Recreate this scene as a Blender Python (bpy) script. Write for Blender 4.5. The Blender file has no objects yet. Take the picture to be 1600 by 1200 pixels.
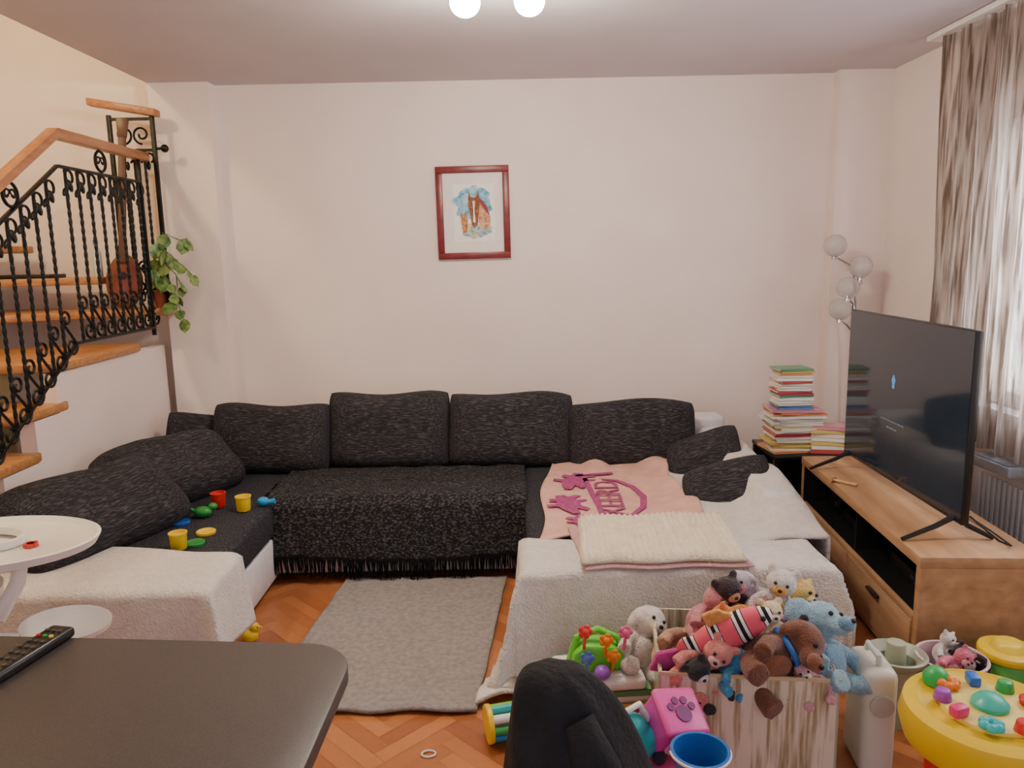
import bpy, bmesh, math, random
from mathutils import Vector, Matrix, Euler, noise
random.seed(7)
SC=bpy.context.scene; COL=SC.collection
pi=math.pi
# ---------------------------------------------------------------- materials
def S(r,g,b):
    f=lambda c:(c/255/12.92) if c/255<=.04045 else ((c/255+.055)/1.055)**2.4
    return (f(r),f(g),f(b))
def mat(name,c,rough=.55,metal=0,c2=None,scale=25,stretch=(1,1,1),lo=.35,hi=.65,bump=0,bs=None,
        detail=3,emit=0,trans=0,sheen=0,coat=0,spec=.5):
    m=bpy.data.materials.new(name); m.use_nodes=True
    nt=m.node_tree; N=nt.nodes; L=nt.links; b=N['Principled BSDF']
    if c2 is None: c2=tuple(x*.88 for x in c)
    tc=N.new('ShaderNodeTexCoord'); mp=N.new('ShaderNodeMapping'); mp.inputs['Scale'].default_value=stretch
    no=N.new('ShaderNodeTexNoise'); no.inputs['Scale'].default_value=scale; no.inputs['Detail'].default_value=detail
    cr=N.new('ShaderNodeValToRGB'); cr.color_ramp.elements[0].position=lo; cr.color_ramp.elements[1].position=hi
    cr.color_ramp.elements[0].color=(*c,1); cr.color_ramp.elements[1].color=(*c2,1)
    L.new(tc.outputs['Object'],mp.inputs['Vector']); L.new(mp.outputs[0],no.inputs['Vector'])
    L.new(no.outputs['Fac'],cr.inputs[0]); L.new(cr.outputs[0],b.inputs['Base Color'])
    b.inputs['Roughness'].default_value=rough; b.inputs['Metallic'].default_value=metal
    b.inputs['Specular IOR Level'].default_value=spec
    b.inputs['Transmission Weight'].default_value=trans
    b.inputs['Sheen Weight'].default_value=sheen; b.inputs['Coat Weight'].default_value=coat
    if emit:
        b.inputs['Emission Color'].default_value=(*c,1); b.inputs['Emission Strength'].default_value=emit
    if bump:
        n2=N.new('ShaderNodeTexNoise'); n2.inputs['Scale'].default_value=bs or scale*2; n2.inputs['Detail'].default_value=4
        bp=N.new('ShaderNodeBump'); bp.inputs['Strength'].default_value=bump; bp.inputs['Distance'].default_value=.01
        L.new(mp.outputs[0],n2.inputs['Vector']); L.new(n2.outputs['Fac'],bp.inputs['Height']); L.new(bp.outputs[0],b.inputs['Normal'])
    return m
_pc={}
def plas(r,g,b,rough=.35):
    k=('p',r,g,b,rough)
    if k not in _pc: _pc[k]=mat('plastic_%d_%d_%d'%(r,g,b),S(r,g,b),rough,c2=tuple(x*.94 for x in S(r,g,b)),scale=8)
    return _pc[k]
def fur(r,g,b):
    k=('f',r,g,b)
    if k not in _pc: _pc[k]=mat('plush_%d_%d_%d'%(r,g,b),S(r,g,b),.95,c2=tuple(x*.78 for x in S(r,g,b)),scale=60,bump=.7,bs=160,sheen=.3)
    return _pc[k]
M_wall=mat('wall_paint',S(240,225,219),.9,c2=S(236,220,214),scale=3,bump=.06,bs=150)
M_wally=mat('wall_paint_cream',S(236,216,166),.9,c2=S(231,210,160),scale=3,bump=.06,bs=150)
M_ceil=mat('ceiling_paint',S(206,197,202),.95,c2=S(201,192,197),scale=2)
M_dark=mat('charcoal_woven_fabric',S(43,41,45),.95,c2=S(98,95,99),scale=1,stretch=(22,230,210),lo=.48,hi=.78,bump=.5,bs=1.5,detail=3,spec=.2)
M_darks=mat('charcoal_seat_fabric',S(42,42,48),.95,c2=S(86,86,95),scale=1,stretch=(200,60,200),lo=.45,hi=.78,bump=.4,bs=1.5,detail=3,spec=.2)
M_throw=mat('black_knit_throw',S(31,30,33),.95,c2=S(94,92,96),scale=1,stretch=(70,120,120),lo=.47,hi=.72,bump=.9,bs=1.0,detail=3,spec=.2)
M_fringe=mat('black_yarn',S(20,19,22),.95,spec=.1)
M_leather=mat('white_leatherette',S(230,228,232),.45,bump=.1,bs=60,c2=S(222,220,226))
M_fleece=mat('white_fleece',S(236,230,226),.95,c2=S(226,219,214),scale=30,bump=1,bs=110,sheen=.4)
M_waffle=mat('cream_waffle_knit',S(240,230,210),.95,c2=S(228,214,190),scale=20,bump=.8,bs=90)
M_pink=mat('pink_blanket',S(226,180,166),.95,c2=S(214,164,152),scale=14,bump=.5,bs=90)
M_purple=mat('purple_print',S(150,52,112),.95,c2=S(170,80,130),scale=50)
M_iron=mat('wrought_iron',S(22,22,24),.42,metal=.5,bump=.2,bs=60)
M_wood=mat('stair_beech',S(192,136,84),.4,c2=S(168,112,62),scale=2,stretch=(3,22,22),bump=.06)
M_rail=mat('handrail_beech',S(180,124,86),.38,c2=S(158,102,66),scale=2,stretch=(22,3,22))
M_oak=mat('oak_laminate',S(196,156,118),.55,c2=S(158,118,82),scale=1.6,stretch=(9,1.6,14),lo=.3,hi=.75,detail=6)
M_black=mat('black_interior_shade',S(14,14,15),.5)  # near-black colour standing in for shade inside openings
M_blackpl=mat('black_plastic',S(20,20,22),.35)
M_chrome=mat('chrome',S(200,200,205),.15,metal=1)
M_white=plas(240,238,236)
M_rug=mat('grey_rug_pile',S(172,166,166),.98,c2=S(152,146,147),scale=45,bump=.9,bs=220,detail=6)
M_table=mat('dark_laminate',S(68,63,63),.42,c2=S(80,74,73),scale=300,lo=.4,hi=.6,bump=.05,bs=400)
M_tedge=mat('dark_table_edge',S(66,60,60),.4)
M_cloth=mat('black_jacket_cloth',S(22,23,27),.9,c2=S(32,33,38),scale=14,bump=.5,bs=90)
# ---------------------------------------------------------------- mesh tools
def merge(bm,tmp,M=None):
    if M is not None: bmesh.ops.transform(tmp,matrix=M,verts=tmp.verts)
    me=bpy.data.meshes.new('t'); tmp.to_mesh(me); tmp.free(); bm.from_mesh(me); bpy.data.meshes.remove(me)
def X(loc=(0,0,0),rot=(0,0,0),sc=(1,1,1)):
    return Matrix.Translation(loc)@Euler(rot).to_matrix().to_4x4()@Matrix.Diagonal((*sc,1))
def BM(): return bmesh.new()
def box(bm,size,loc=(0,0,0),rot=(0,0,0),bev=0,seg=2):
    t=BM(); bmesh.ops.create_cube(t,size=1); bmesh.ops.transform(t,matrix=Matrix.Diagonal((*size,1)),verts=t.verts)
    if bev: bmesh.ops.bevel(t,geom=t.edges[:],offset=bev,segments=seg,profile=.5,affect='EDGES')
    merge(bm,t,X(loc,rot)); return bm
def bb(bm,x0,x1,y0,y1,z0,z1,bev=0,seg=2):
    return box(bm,(x1-x0,y1-y0,z1-z0),((x0+x1)/2,(y0+y1)/2,(z0+z1)/2),bev=bev,seg=seg)
def cyl(bm,r1,r2,h,loc=(0,0,0),rot=(0,0,0),n=24,bev=0):
    t=BM(); bmesh.ops.create_cone(t,cap_ends=True,segments=n,radius1=r1,radius2=r2,depth=h)
    if bev:
        e=[e for e in t.edges if abs(e.verts[0].co.z-e.verts[1].co.z)<1e-6]
        bmesh.ops.bevel(t,geom=e,offset=bev,segments=2,profile=.5,affect='EDGES')
    merge(bm,t,X(loc,rot)); return bm
def sph(bm,r,loc=(0,0,0),rot=(0,0,0),n=20):
    if not hasattr(r,'__len__'): r=(r,r,r)
    t=BM(); bmesh.ops.create_uvsphere(t,u_segments=n,v_segments=max(8,n*2//3),radius=1); merge(bm,t,X(loc,rot,r)); return bm
def lathe(bm,prof,loc=(0,0,0),rot=(0,0,0),n=32,sc=(1,1,1)):
    t=BM(); rings=[]
    for r,z in prof:
        if r<1e-5: rings.append([t.verts.new((0,0,z))])
        else: rings.append([t.verts.new((r*math.cos(2*pi*i/n),r*math.sin(2*pi*i/n),z)) for i in range(n)])
    for a,b in zip(rings,rings[1:]):
        for i in range(n):
            j=(i+1)%n
            if len(a)==1 and len(b)==1: continue
            if len(a)==1: t.faces.new((a[0],b[j],b[i]))
            elif len(b)==1: t.faces.new((a[i],a[j],b[0]))
            else: t.faces.new((a[i],a[j],b[j],b[i]))
    bmesh.ops.recalc_face_normals(t,faces=t.faces[:])
    merge(bm,t,X(loc,rot,sc)); return bm
def tube(bm,pts,r,n=8,closed=False,twist=0,M=None):
    pts=[Vector(p) for p in pts]; k=len(pts)
    rs=r if hasattr(r,'__len__') else [r]*k
    t=BM(); rings=[]; up=None
    for i,p in enumerate(pts):
        if closed: d=pts[(i+1)%k]-pts[i-1]
        else: d=pts[min(i+1,k-1)]-pts[max(i-1,0)]
        d.normalize()
        if up is None:
            up=Vector((0,0,1)) if abs(d.z)<.9 else Vector((1,0,0))
        s=d.cross(up); s.normalize(); up=s.cross(d); up.normalize()
        ring=[]
        for j in range(n):
            a=2*pi*j/n+twist*i
            ring.append(t.verts.new(p+rs[i]*(math.cos(a)*s+math.sin(a)*up)))
        rings.append(ring)
    m=k if closed else k-1
    for i in range(m):
        a=rings[i]; b=rings[(i+1)%k]
        for j in range(n): t.faces.new((a[j],a[(j+1)%n],b[(j+1)%n],b[j]))
    if not closed:
        t.faces.new(rings[0][::-1]); t.faces.new(rings[-1])
    bmesh.ops.recalc_face_normals(t,faces=t.faces[:])
    merge(bm,t,M); return bm
def prism(bm,poly,h,loc=(0,0,0),rot=(0,0,0),bev=0):
    t=BM(); vs=[t.verts.new((x,y,0)) for x,y in poly]; f=t.faces.new(vs)
    r=bmesh.ops.extrude_face_region(t,geom=[f]); ev=[v for v in r['geom'] if isinstance(v,bmesh.types.BMVert)]
    bmesh.ops.translate(t,verts=ev,vec=(0,0,h)); bmesh.ops.recalc_face_normals(t,faces=t.faces[:])
    if bev: bmesh.ops.bevel(t,geom=t.edges[:],offset=bev,segments=2,profile=.5,affect='EDGES')
    merge(bm,t,X(loc,rot)); return bm
def link(o,parent=None):
    COL.objects.link(o)
    if parent: o.parent=parent
    return o
def fin(name,bm,m,parent=None,loc=(0,0,0),rot=(0,0,0),world=False,ang=40,label=None):
    me=bpy.data.meshes.new(name)
    if world and parent: bmesh.ops.translate(bm,verts=bm.verts,vec=-parent.location)
    bm.to_mesh(me); bm.free(); me.materials.append(m)
    me.polygons.foreach_set('use_smooth',[True]*len(me.polygons)); me.set_sharp_from_angle(angle=math.radians(ang))
    o=bpy.data.objects.new(name,me); o.location=loc; o.rotation_euler=rot; link(o,parent)
    if label: o['label']=label
    return o
def tag(o,label=None,cat=None,group=None,kind=None):
    if label:o['label']=label
    if cat:o['category']=cat
    if group:o['group']=group
    if kind:o['kind']=kind
    return o
def thing(name,label,cat,loc=(0,0,0),rot=(0,0,0),group=None):
    o=bpy.data.objects.new(name,None); o.empty_display_size=.05; o.location=loc; o.rotation_euler=rot
    COL.objects.link(o); return tag(o,label,cat,group)
def struct(o): o['kind']='structure'; return o
def pillow_bm(w,h,t,p=4,q=.5,nx=28,nz=20,amp=.006,seed=0,pin=.02,rd=.085,sag=.012):
    b=BM()
    for sgn in (-1,1):
        g=[]
        for i in range(nx+1):
            row=[]
            for j in range(nz+1):
                u=-1+2*i/nx; v=-1+2*j/nz
                u=math.sin(u*pi/2); v=math.sin(v*pi/2)
                f=max(0,(1-abs(u)**p)*(1-abs(v)**p))**q
                x=w/2*u*(1-pin*(1-v*v)-rd*.6*abs(v)**5); z=h/2*v*(1-pin*(1-u*u)-rd*abs(u)**5)
                nn=noise.noise(Vector((x*5+seed*3.1,z*5,sgn*2+seed)))
                n2=noise.noise(Vector((x*13+seed*1.1,z*13,sgn*2+seed)))
                y=sgn*(t/2*f+(nn*amp*2.4+n2*amp)*f)
                z-=sag*math.sin(u*pi+seed)*(v>0)*v
                row.append(b.verts.new((x,y,z)))
            g.append(row)
        for i in range(nx):
            for j in range(nz):
                q4=(g[i][j],g[i+1][j],g[i+1][j+1],g[i][j+1])
                b.faces.new(q4 if sgn<0 else q4[::-1])
    bmesh.ops.remove_doubles(b,verts=b.verts,dist=.0006)
    return b
def sheet(name,f,nu,nv,m,parent=None,thick=.012,loc=(0,0,0)):
    b=BM(); g=[[b.verts.new(f(i/nu,j/nv)) for j in range(nv+1)] for i in range(nu+1)]
    for i in range(nu):
        for j in range(nv): b.faces.new((g[i][j],g[i+1][j],g[i+1][j+1],g[i][j+1]))
    bmesh.ops.recalc_face_normals(b,faces=b.faces[:])
    o=fin(name,b,m,parent,loc,ang=180,world=bool(parent))
    if thick:
        md=o.modifiers.new('s','SOLIDIFY'); md.thickness=thick; md.offset=0
    return o
def nz(x,y,z=0,s=1): return noise.noise(Vector((x*s,y*s,z*s)))
def poly_at(pr,t):
    L=[0]
    for a,b in zip(pr,pr[1:]): L.append(L[-1]+math.dist(a,b))
    d=t*L[-1]
    for i in range(len(pr)-1):
        if d<=L[i+1]+1e-9:
            k=(d-L[i])/(L[i+1]-L[i]); return tuple(pr[i][c]*(1-k)+pr[i+1][c]*k for c in range(2))
    return pr[-1]
def text_mesh(s,size,m,parent,loc,rot,ext=.001,name='lettering'):
    cu=bpy.data.curves.new('txt','FONT'); cu.body=s; cu.size=size; cu.extrude=ext; cu.align_x='CENTER'; cu.align_y='CENTER'
    o=bpy.data.objects.new('txt',cu); COL.objects.link(o); dg=bpy.context.evaluated_depsgraph_get()
    me=bpy.data.meshes.new_from_object(o.evaluated_get(dg)); bpy.data.objects.remove(o)
    me.materials.clear(); me.materials.append(m)
    q=bpy.data.objects.new(name,me); q.location=loc; q.rotation_euler=rot; link(q,parent); return q
# ---------------------------------------------------------------- camera
cd=bpy.data.cameras.new('camera'); cam=bpy.data.objects.new('camera',cd); COL.objects.link(cam)
cd.sensor_width=36; cd.lens=27.0; cd.clip_start=.05
cam.matrix_world=Matrix.Translation((0,0,1.57))@Matrix.Rotation(math.radians(90-9.6),4,'X')@Matrix.Rotation(math.radians(-1.17),4,'Z')
SC.camera=cam
# ---------------------------------------------------------------- room
H=2.55
b=BM(); bb(b,-3.1,2.3,4.6,4.75,0,3.6)
bb(b,-2.0,-1.66,4.5,4.61,0,H); bb(b,1.87,2.18,4.52,4.61,0,H)
struct(fin('wall_back',b,M_wall,ang=30))
b=BM(); WY0,WY1,WZ0,WZ1=1.7,3.45,.86,2.1
bb(b,2.18,2.33,-1.5,WY0,0,H); bb(b,2.18,2.33,WY1,4.6,0,H); bb(b,2.18,2.33,WY0,WY1,0,WZ0); bb(b,2.18,2.33,WY0,WY1,WZ1,H)
struct(fin('wall_right',b,M_wall,ang=30))
b=BM(); bb(b,-3.2,-3.05,-1.5,4.6,0,3.6); struct(fin('wall_left',b,M_wally,ang=30))
b=BM(); prism(b,[(2.3,0),(4.5,0),(4.5,1.085),(3.40,1.085),(3.40,.905),(3.21,.905),(3.21,.725),(2.97,.725),(2.97,.545),(2.72,.545),(2.72,.365),(2.3,.365)],.07,loc=(-2.11,0,0),rot=(pi/2,0,pi/2))
struct(fin('wall_stair',b,M_wall,ang=30))
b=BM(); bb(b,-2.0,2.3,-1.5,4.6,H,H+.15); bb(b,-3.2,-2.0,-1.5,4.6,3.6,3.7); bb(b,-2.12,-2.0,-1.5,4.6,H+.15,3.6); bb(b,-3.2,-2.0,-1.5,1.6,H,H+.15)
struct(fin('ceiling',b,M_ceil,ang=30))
# floor: herringbone parquet
mf=bpy.data.materials.new('parquet'); mf.use_nodes=True; nt=mf.node_tree; N=nt.nodes; Lk=nt.links; pb=N['Principled BSDF']
at=N.new('ShaderNodeAttribute'); at.attribute_name='tone'; cr=N.new('ShaderNodeValToRGB')
cr.color_ramp.elements[0].color=(*S(160,94,54),1); cr.color_ramp.elements[1].color=(*S(202,132,82),1)
tc=N.new('ShaderNodeTexCoord'); n1=N.new('ShaderNodeTexNoise'); n1.inputs['Scale'].default_value=35; n1.inputs['Detail'].default_value=5
mx=N.new('ShaderNodeMix'); mx.data_type='RGBA'; mx.blend_type='MULTIPLY'; mx.inputs[0].default_value=.25
Lk.new(at.outputs['Fac'],cr.inputs[0]); Lk.new(tc.outputs['Object'],n1.inputs['Vector'])
Lk.new(cr.outputs[0],mx.inputs[6]); Lk.new(n1.outputs['Fac'],mx.inputs[7]); Lk.new(mx.outputs[2],pb.inputs['Base Color'])
pb.inputs['Roughness'].default_value=.3
b=BM(); lay=b.faces.layers.float.new('tone')
bb(b,-3.05,2.18,-1.5,4.6,-.1,-.002)
for f in b.faces: f[lay]=.0
Lp,wp=.30,.06; g=.0006; c45=math.sqrt(.5)
def rect(x0,y0,x1,y1):
    q=[((x-y)*c45,(x+y)*c45+1) for x,y in ((x0+g,y0+g),(x1-g,y0+g),(x1-g,y1-g),(x0+g,y1-g))]
    if min(p[0] for p in q)<-3.05 or max(p[0] for p in q)>2.18 or min(p[1] for p in q)<-1.4 or max(p[1] for p in q)>4.6: return
    f=b.faces.new([b.verts.new((p[0],p[1],0)) for p in q]); f[lay]=random.random()
for k in range(-90,91):
    for j in range(-14,15):
        ox=k*wp+j*Lp; oy=k*wp-j*Lp
        rect(ox,oy,ox+Lp,oy+wp); rect(ox+Lp,oy+wp-Lp,ox+Lp+wp,oy+wp)
struct(fin('floor',b,mf,ang=30))
b=BM(); bb(b,-1.66,1.87,4.585,4.6,0,.07,bev=.003); struct(fin('baseboard_back',b,M_wood))
# window
win=thing('window_1','white framed window behind sheer curtain','window',(2.25,(WY0+WY1)/2,WZ0)); win['kind']='structure'
b=BM()
for (y0,y1,z0,z1) in ((WY0,WY1,WZ0,WZ0+.06),(WY0,WY1,WZ1-.06,WZ1),(WY0,WY0+.06,WZ0,WZ1),(WY1-.06,WY1,WZ0,WZ1),(2.55,2.62,WZ0,WZ1)):
    bb(b,2.22,2.28,y0,y1,z0,z1,bev=.006)
fin('frame',b,M_white,win,world=True)
mg=bpy.data.materials.new('window_glass'); mg.use_nodes=True; nt=mg.node_tree; nt.nodes.clear()
o_=nt.nodes.new('ShaderNodeOutputMaterial'); t_=nt.nodes.new('ShaderNodeBsdfTransparent'); g_=nt.nodes.new('ShaderNodeBsdfGlossy'); x_=nt.nodes.new('ShaderNodeMixShader')
g_.inputs['Roughness'].default_value=.02; x_.inputs[0].default_value=.06
nt.links.new(t_.outputs[0],x_.inputs[1]); nt.links.new(g_.outputs[0],x_.inputs[2]); nt.links.new(x_.outputs[0],o_.inputs[0])
b=BM(); bb(b,2.245,2.25,WY0+.06,WY1-.06,WZ0+.06,WZ1-.06); fin('glass_pane',b,mg,win,world=True)
b=BM(); bb(b,2.10,2.22,WY0-.05,WY1+.05,.83,.86,bev=.006); struct(fin('trim_1',b,M_white))
# curtain
mc=bpy.data.materials.new('sheer_taupe'); mc.use_nodes=True; nt=mc.node_tree; nt.nodes.clear(); N=nt.nodes; Lk=nt.links
o_=N.new('ShaderNodeOutputMaterial'); tc=N.new('ShaderNodeTexCoord'); mp=N.new('ShaderNodeMapping'); mp.inputs['Scale'].default_value=(50,95,3.2)
no=N.new('ShaderNodeTexNoise'); no.inputs['Scale'].default_value=1; no.inputs['Detail'].default_value=5
cr=N.new('ShaderNodeValToRGB'); cr.color_ramp.elements[0].color=(*S(116,102,90),1); cr.color_ramp.elements[1].color=(*S(212,200,192),1); cr.color_ramp.elements[0].position=.38; cr.color_ramp.elements[1].position=.66
df=N.new('ShaderNodeBsdfDiffuse'); tl=N.new('ShaderNodeBsdfTranslucent'); tp=N.new('ShaderNodeBsdfTransparent'); m1=N.new('ShaderNodeMixShader'); m2=N.new('ShaderNodeMixShader')
m1.inputs[0].default_value=.55
mr=N.new('ShaderNodeMapRange'); mr.inputs[1].default_value=.38; mr.inputs[2].default_value=.66; mr.inputs[3].default_value=.03; mr.inputs[4].default_value=.50
Lk.new(tc.outputs['Object'],mp.inputs[0]); Lk.new(mp.outputs[0],no.inputs[0]); Lk.new(no.outputs['Fac'],cr.inputs[0]); Lk.new(cr.outputs[0],df.inputs[0]); Lk.new(cr.outputs[0],tl.inputs[0])
Lk.new(no.outputs['Fac'],mr.inputs[0]); Lk.new(mr.outputs[0],m2.inputs[0]); Lk.new(df.outputs[0],m1.inputs[1]); Lk.new(tl.outputs[0],m1.inputs[2]); Lk.new(m1.outputs[0],m2.inputs[1]); Lk.new(tp.outputs[0],m2.inputs[2]); Lk.new(m2.outputs[0],o_.inputs[0])
cur=thing('curtain','sheer taupe streaked curtain hanging from ceiling rail','curtain',(2.05,2.8,.7))
def fc(u,v):
    y=3.78-1.9*u; z=.70+v*1.82
    x=2.045+.028*math.sin(y*42+nz(y,z*.4,0,1.5)*1.6)*(1.1-.4*v)+.012*math.sin(y*97)
    return (x,y+.01*math.sin(z*3),z)
sheet('curtain_cloth',fc,260,14,mc,cur,thick=0)
b=BM(); bb(b,2.0,2.09,1.8,3.86,2.522,2.548,bev=.004); fin('curtain_rail',b,M_white,cur,world=True)
# ---------------------------------------------------------------- ceiling lamp
cl=thing('ceiling_lamp','ceiling light with three lit warm globe bulbs','lamp',(-.02,2.85,H-.03))
b=BM(); cyl(b,.09,.08,.03,(0,0,.013),n=32,bev=.006); fin('canopy',b,M_chrome,cl)
M_bulb=mat('lit_bulb',(1,.90,.68),.3,emit=110)
for dx,dy in ((-.12,.08),(.11,.08),(.0,-.15)):
    b=BM(); tube(b,[(0,0,0),(dx*.6,dy*.6,-.01),(dx,dy,-.02)],.008); fin('arm',b,M_chrome,cl)
    b=BM(); sph(b,(.055,.055,.05),(dx,dy,-.062)); fin('bulb',b,M_bulb,cl)
def light(kind,name,loc,e,color,size=.05,rot=(0,0,0),sy=None):
    l=bpy.data.lights.new(name,kind); l.energy=e; l.color=color
    if kind=='POINT': l.shadow_soft_size=size
    elif kind=='AREA':
        l.size=size
        if sy: l.shape='RECTANGLE'; l.size_y=sy
    o=bpy.data.objects.new(name,l); o.location=loc; o.rotation_euler=rot; COL.objects.link(o); return o
light('POINT','bulb_light',(-.13,2.84,2.39),22,(1,.87,.72)); light('POINT','bulb_light',(.10,2.84,2.39),22,(1,.87,.72))
light('POINT','stairwell_light',(-2.6,2.4,3.2),80,(1,.80,.46),.1)
light('AREA','window_daylight',(2.42,(WY0+WY1)/2,1.5),150,(.95,.95,1),1.7,(0,pi/2,0),1.2)
w=bpy.data.worlds.new('world'); SC.world=w; w.use_nodes=True
w.node_tree.nodes['Background'].inputs[0].default_value=(.92,.9,1,1); w.node_tree.nodes['Background'].inputs[1].default_value=1.15
# ---------------------------------------------------------------- picture
PX,PZ=-.205,1.812; pw,ph=.425,.53
pic=thing('framed_picture','horse and foal watercolour in dark red frame','picture',(PX,4.6,PZ),(0,math.radians(-.5),0))
b=BM(); fw=.038
for (x0,x1,z0,z1) in ((-pw/2,pw/2,ph/2-fw,ph/2),(-pw/2,pw/2,-ph/2,-ph/2+fw),(-pw/2,-pw/2+fw,-ph/2+fw,ph/2-fw),(pw/2-fw,pw/2,-ph/2+fw,ph/2-fw)):
    bb(b,x0,x1,-.028,-.002,z0,z1,bev=.004)
fin('frame',b,mat('mahogany_red',S(124,36,38),.35,c2=S(100,24,28),scale=20),pic)
b=BM(); bb(b,-pw/2+.03,pw/2-.03,-.012,-.003,-ph/2+.03,ph/2-.03); fin('mat_board',b,mat('mat_board',S(240,230,228),.8,c2=S(236,226,224)),pic)
b=BM(); bb(b,-.115,.125,-.0135,-.012,-.165,.165); fin('paper',b,mat('paper',S(247,243,240),.8,c2=S(243,239,236)),pic)
def flat(name,poly,y,m,h=.001):
    b=BM(); prism(b,poly,h,loc=(0,y,0),rot=(pi/2,0,0)); fin(name,b,m,pic)
def blobp(cx,cz,rx,rz,n=36,amp=.2,sd=0): return [(cx+rx*math.cos(2*pi*i/n)*(1+amp*nz(math.cos(2*pi*i/n)*2.4,math.sin(2*pi*i/n)*2.4,sd)*2),cz+rz*math.sin(2*pi*i/n)*(1+amp*nz(math.cos(2*pi*i/n)*2.4,math.sin(2*pi*i/n)*2.4,sd+5)*2)) for i in range(n)]
flat('painted_sky',blobp(.0,.05,.108,.095,sd=1),-.0135,mat('blue_wash',S(70,150,190),.8,c2=S(176,214,228),scale=40))
flat('painted_ground',blobp(.015,-.10,.088,.045,sd=3),-.0137,mat('green_wash',S(90,160,190),.8,c2=S(226,206,150),scale=45))
hb=mat('horse_brown',S(96,56,36),.8,c2=S(164,104,66),scale=60); hb2=mat('horse_tan',S(150,90,52),.8,c2=S(206,154,106),scale=60)
flat('painted_neck',[(.02,.09),(.05,.07),(.085,.03),(.10,-.03),(.095,-.085),(.06,-.10),(.03,-.06)],-.0142,mat('horse_red',S(176,112,84),.8,c2=S(222,180,146),scale=50))
flat('painted_horse',[(-.022,.125),(-.016,.095),(-.004,.088),(.010,.088),(.022,.098),(.030,.128),(.036,.095),(.040,.06),(.036,.02),(.028,-.02),(.026,-.055),(.018,-.078),(.002,-.082),(-.010,-.072),(-.014,-.045),(-.020,-.0),(-.028,.04),(-.028,.08)],-.0150,hb)
flat('painted_blaze',[(-.002,.068),(.010,.068),(.007,.01),(.012,-.05),(.004,-.06),(-.003,-.05),(.000,.01)],-.0158,plas(240,232,225))
flat('painted_foal',[(-.072,.012),(-.066,-.008),(-.055,-.006),(-.044,.014),(-.040,-.012),(-.034,-.045),(-.036,-.085),(-.044,-.112),(-.060,-.115),(-.068,-.09),(-.072,-.05),(-.074,-.02)],-.0154,hb2)
flat('painted_mane',[(.022,.10),(.034,.085),(.06,.065),(.082,.03),(.094,-.02),(.07,.01),(.05,.04),(.038,.06)],-.0162,mat('mane',S(140,66,60),.8))
# ---------------------------------------------------------------- sofa
sofa=thing('corner_sofa','U-shaped sofa bed, white leatherette base, charcoal woven seats','sofa',(-.4,3.9,0))
b=BM(); prism(b,[(-1.97,2.62),(-1.17,2.62),(-1.17,3.6),(.06,3.6),(.06,2.72),(1.06,2.72),(1.06,4.45),(-1.97,4.45)],.205,loc=(0,0,.03),bev=.01); fin('base',b,M_leather,sofa,world=True)
for (x0,x1,y0,y1) in ((-1.96,-1.165,2.61,4.2),(-1.16,.045,3.59,4.3),(.05,1.06,2.71,4.3)):
    b=BM(); bb(b,x0,x1,y0,y1,.235,.405,bev=.035,seg=4); fin('seat',b,M_darks,sofa,world=True)
b=BM(); bb(b,-1.97,1.22,4.3,4.46,.03,.63,bev=.03,seg=4); bb(b,-1.975,-1.87,3.0,4.3,.2,.54,bev=.03,seg=4)
fin('backrest',b,M_leather,sofa,world=True)
b=BM(); bb(b,1.062,1.215,3.15,4.298,.03,.54,bev=.035,seg=4); fin('armrest',b,M_leather,sofa,world=True)
for (x,y) in ((-1.9,2.7),(-1.25,2.7),(.12,2.8),(1.0,2.8),(-1.9,4.35),(1.1,4.35)):
    b=BM(); cyl(b,.025,.03,.03,(x,y,.015)); fin('foot',b,M_blackpl,sofa,world=True)
def cushion(w,h,t,loc,rot,label,sd,q=.45,p=4.5,group=None,pin=.02,rd=.085,sag=.012):
    o=fin('cushion',pillow_bm(w,h,t,p=p,q=q,seed=sd,amp=.009 if w>.5 else .004,pin=pin,rd=rd,sag=sag),M_dark,loc=loc,rot=rot,ang=180)
    return tag(o,label,'cushion',group)
G='charcoal back cushions'
R=math.radians
tl_=R(-14)
cushion(.67,.39,.20,(-1.34,4.16,.588),(tl_,0,R(-4)),'charcoal flecked cushion near the wall pillar',1,group=G)
cushion(.69,.425,.20,(-.69,4.19,.618),(tl_,R(.5),R(-2)),'large charcoal flecked cushion, slightly raised at corner',2,group=G)
cushion(.70,.415,.20,(-.01,4.18,.608),(tl_,R(2),R(1)),'large charcoal flecked cushion against the backrest',3,group=G)
cushion(.72,.38,.20,(.66,4.16,.572),(tl_,R(.5),R(2)),'charcoal flecked cushion beside white blanket',4,group=G)
cushion(.32,.32,.12,(-1.78,4.20,.57),(R(-16),R(12),R(25)),'small dark cushion tucked in the sofa corner',5,q=.5,p=4,sag=0)
cushion(.74,.40,.22,(-1.69,3.68,.545),(R(-52),0,R(64)),'big charcoal cushion leaning on the wall side',6,group=G,rd=.14)
cushion(.80,.42,.24,(-1.76,3.10,.535),(R(-54),0,R(68)),'big charcoal cushion leaning near the white throw',7,group=G,rd=.14)
cushion(.40,.25,.13,(.985,3.87,.525),(R(-48),R(-24),R(-24)),'small charcoal scatter cushion on the white blanket',8,q=.5,p=3.5,pin=.01,rd=.10,sag=0)
cushion(.42,.26,.14,(.985,3.44,.485),(R(-48),R(-20),R(-24)),'small charcoal scatter cushion leaning on the armrest',9,q=.5,p=3.5,pin=.01,rd=.10,sag=0)
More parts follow.
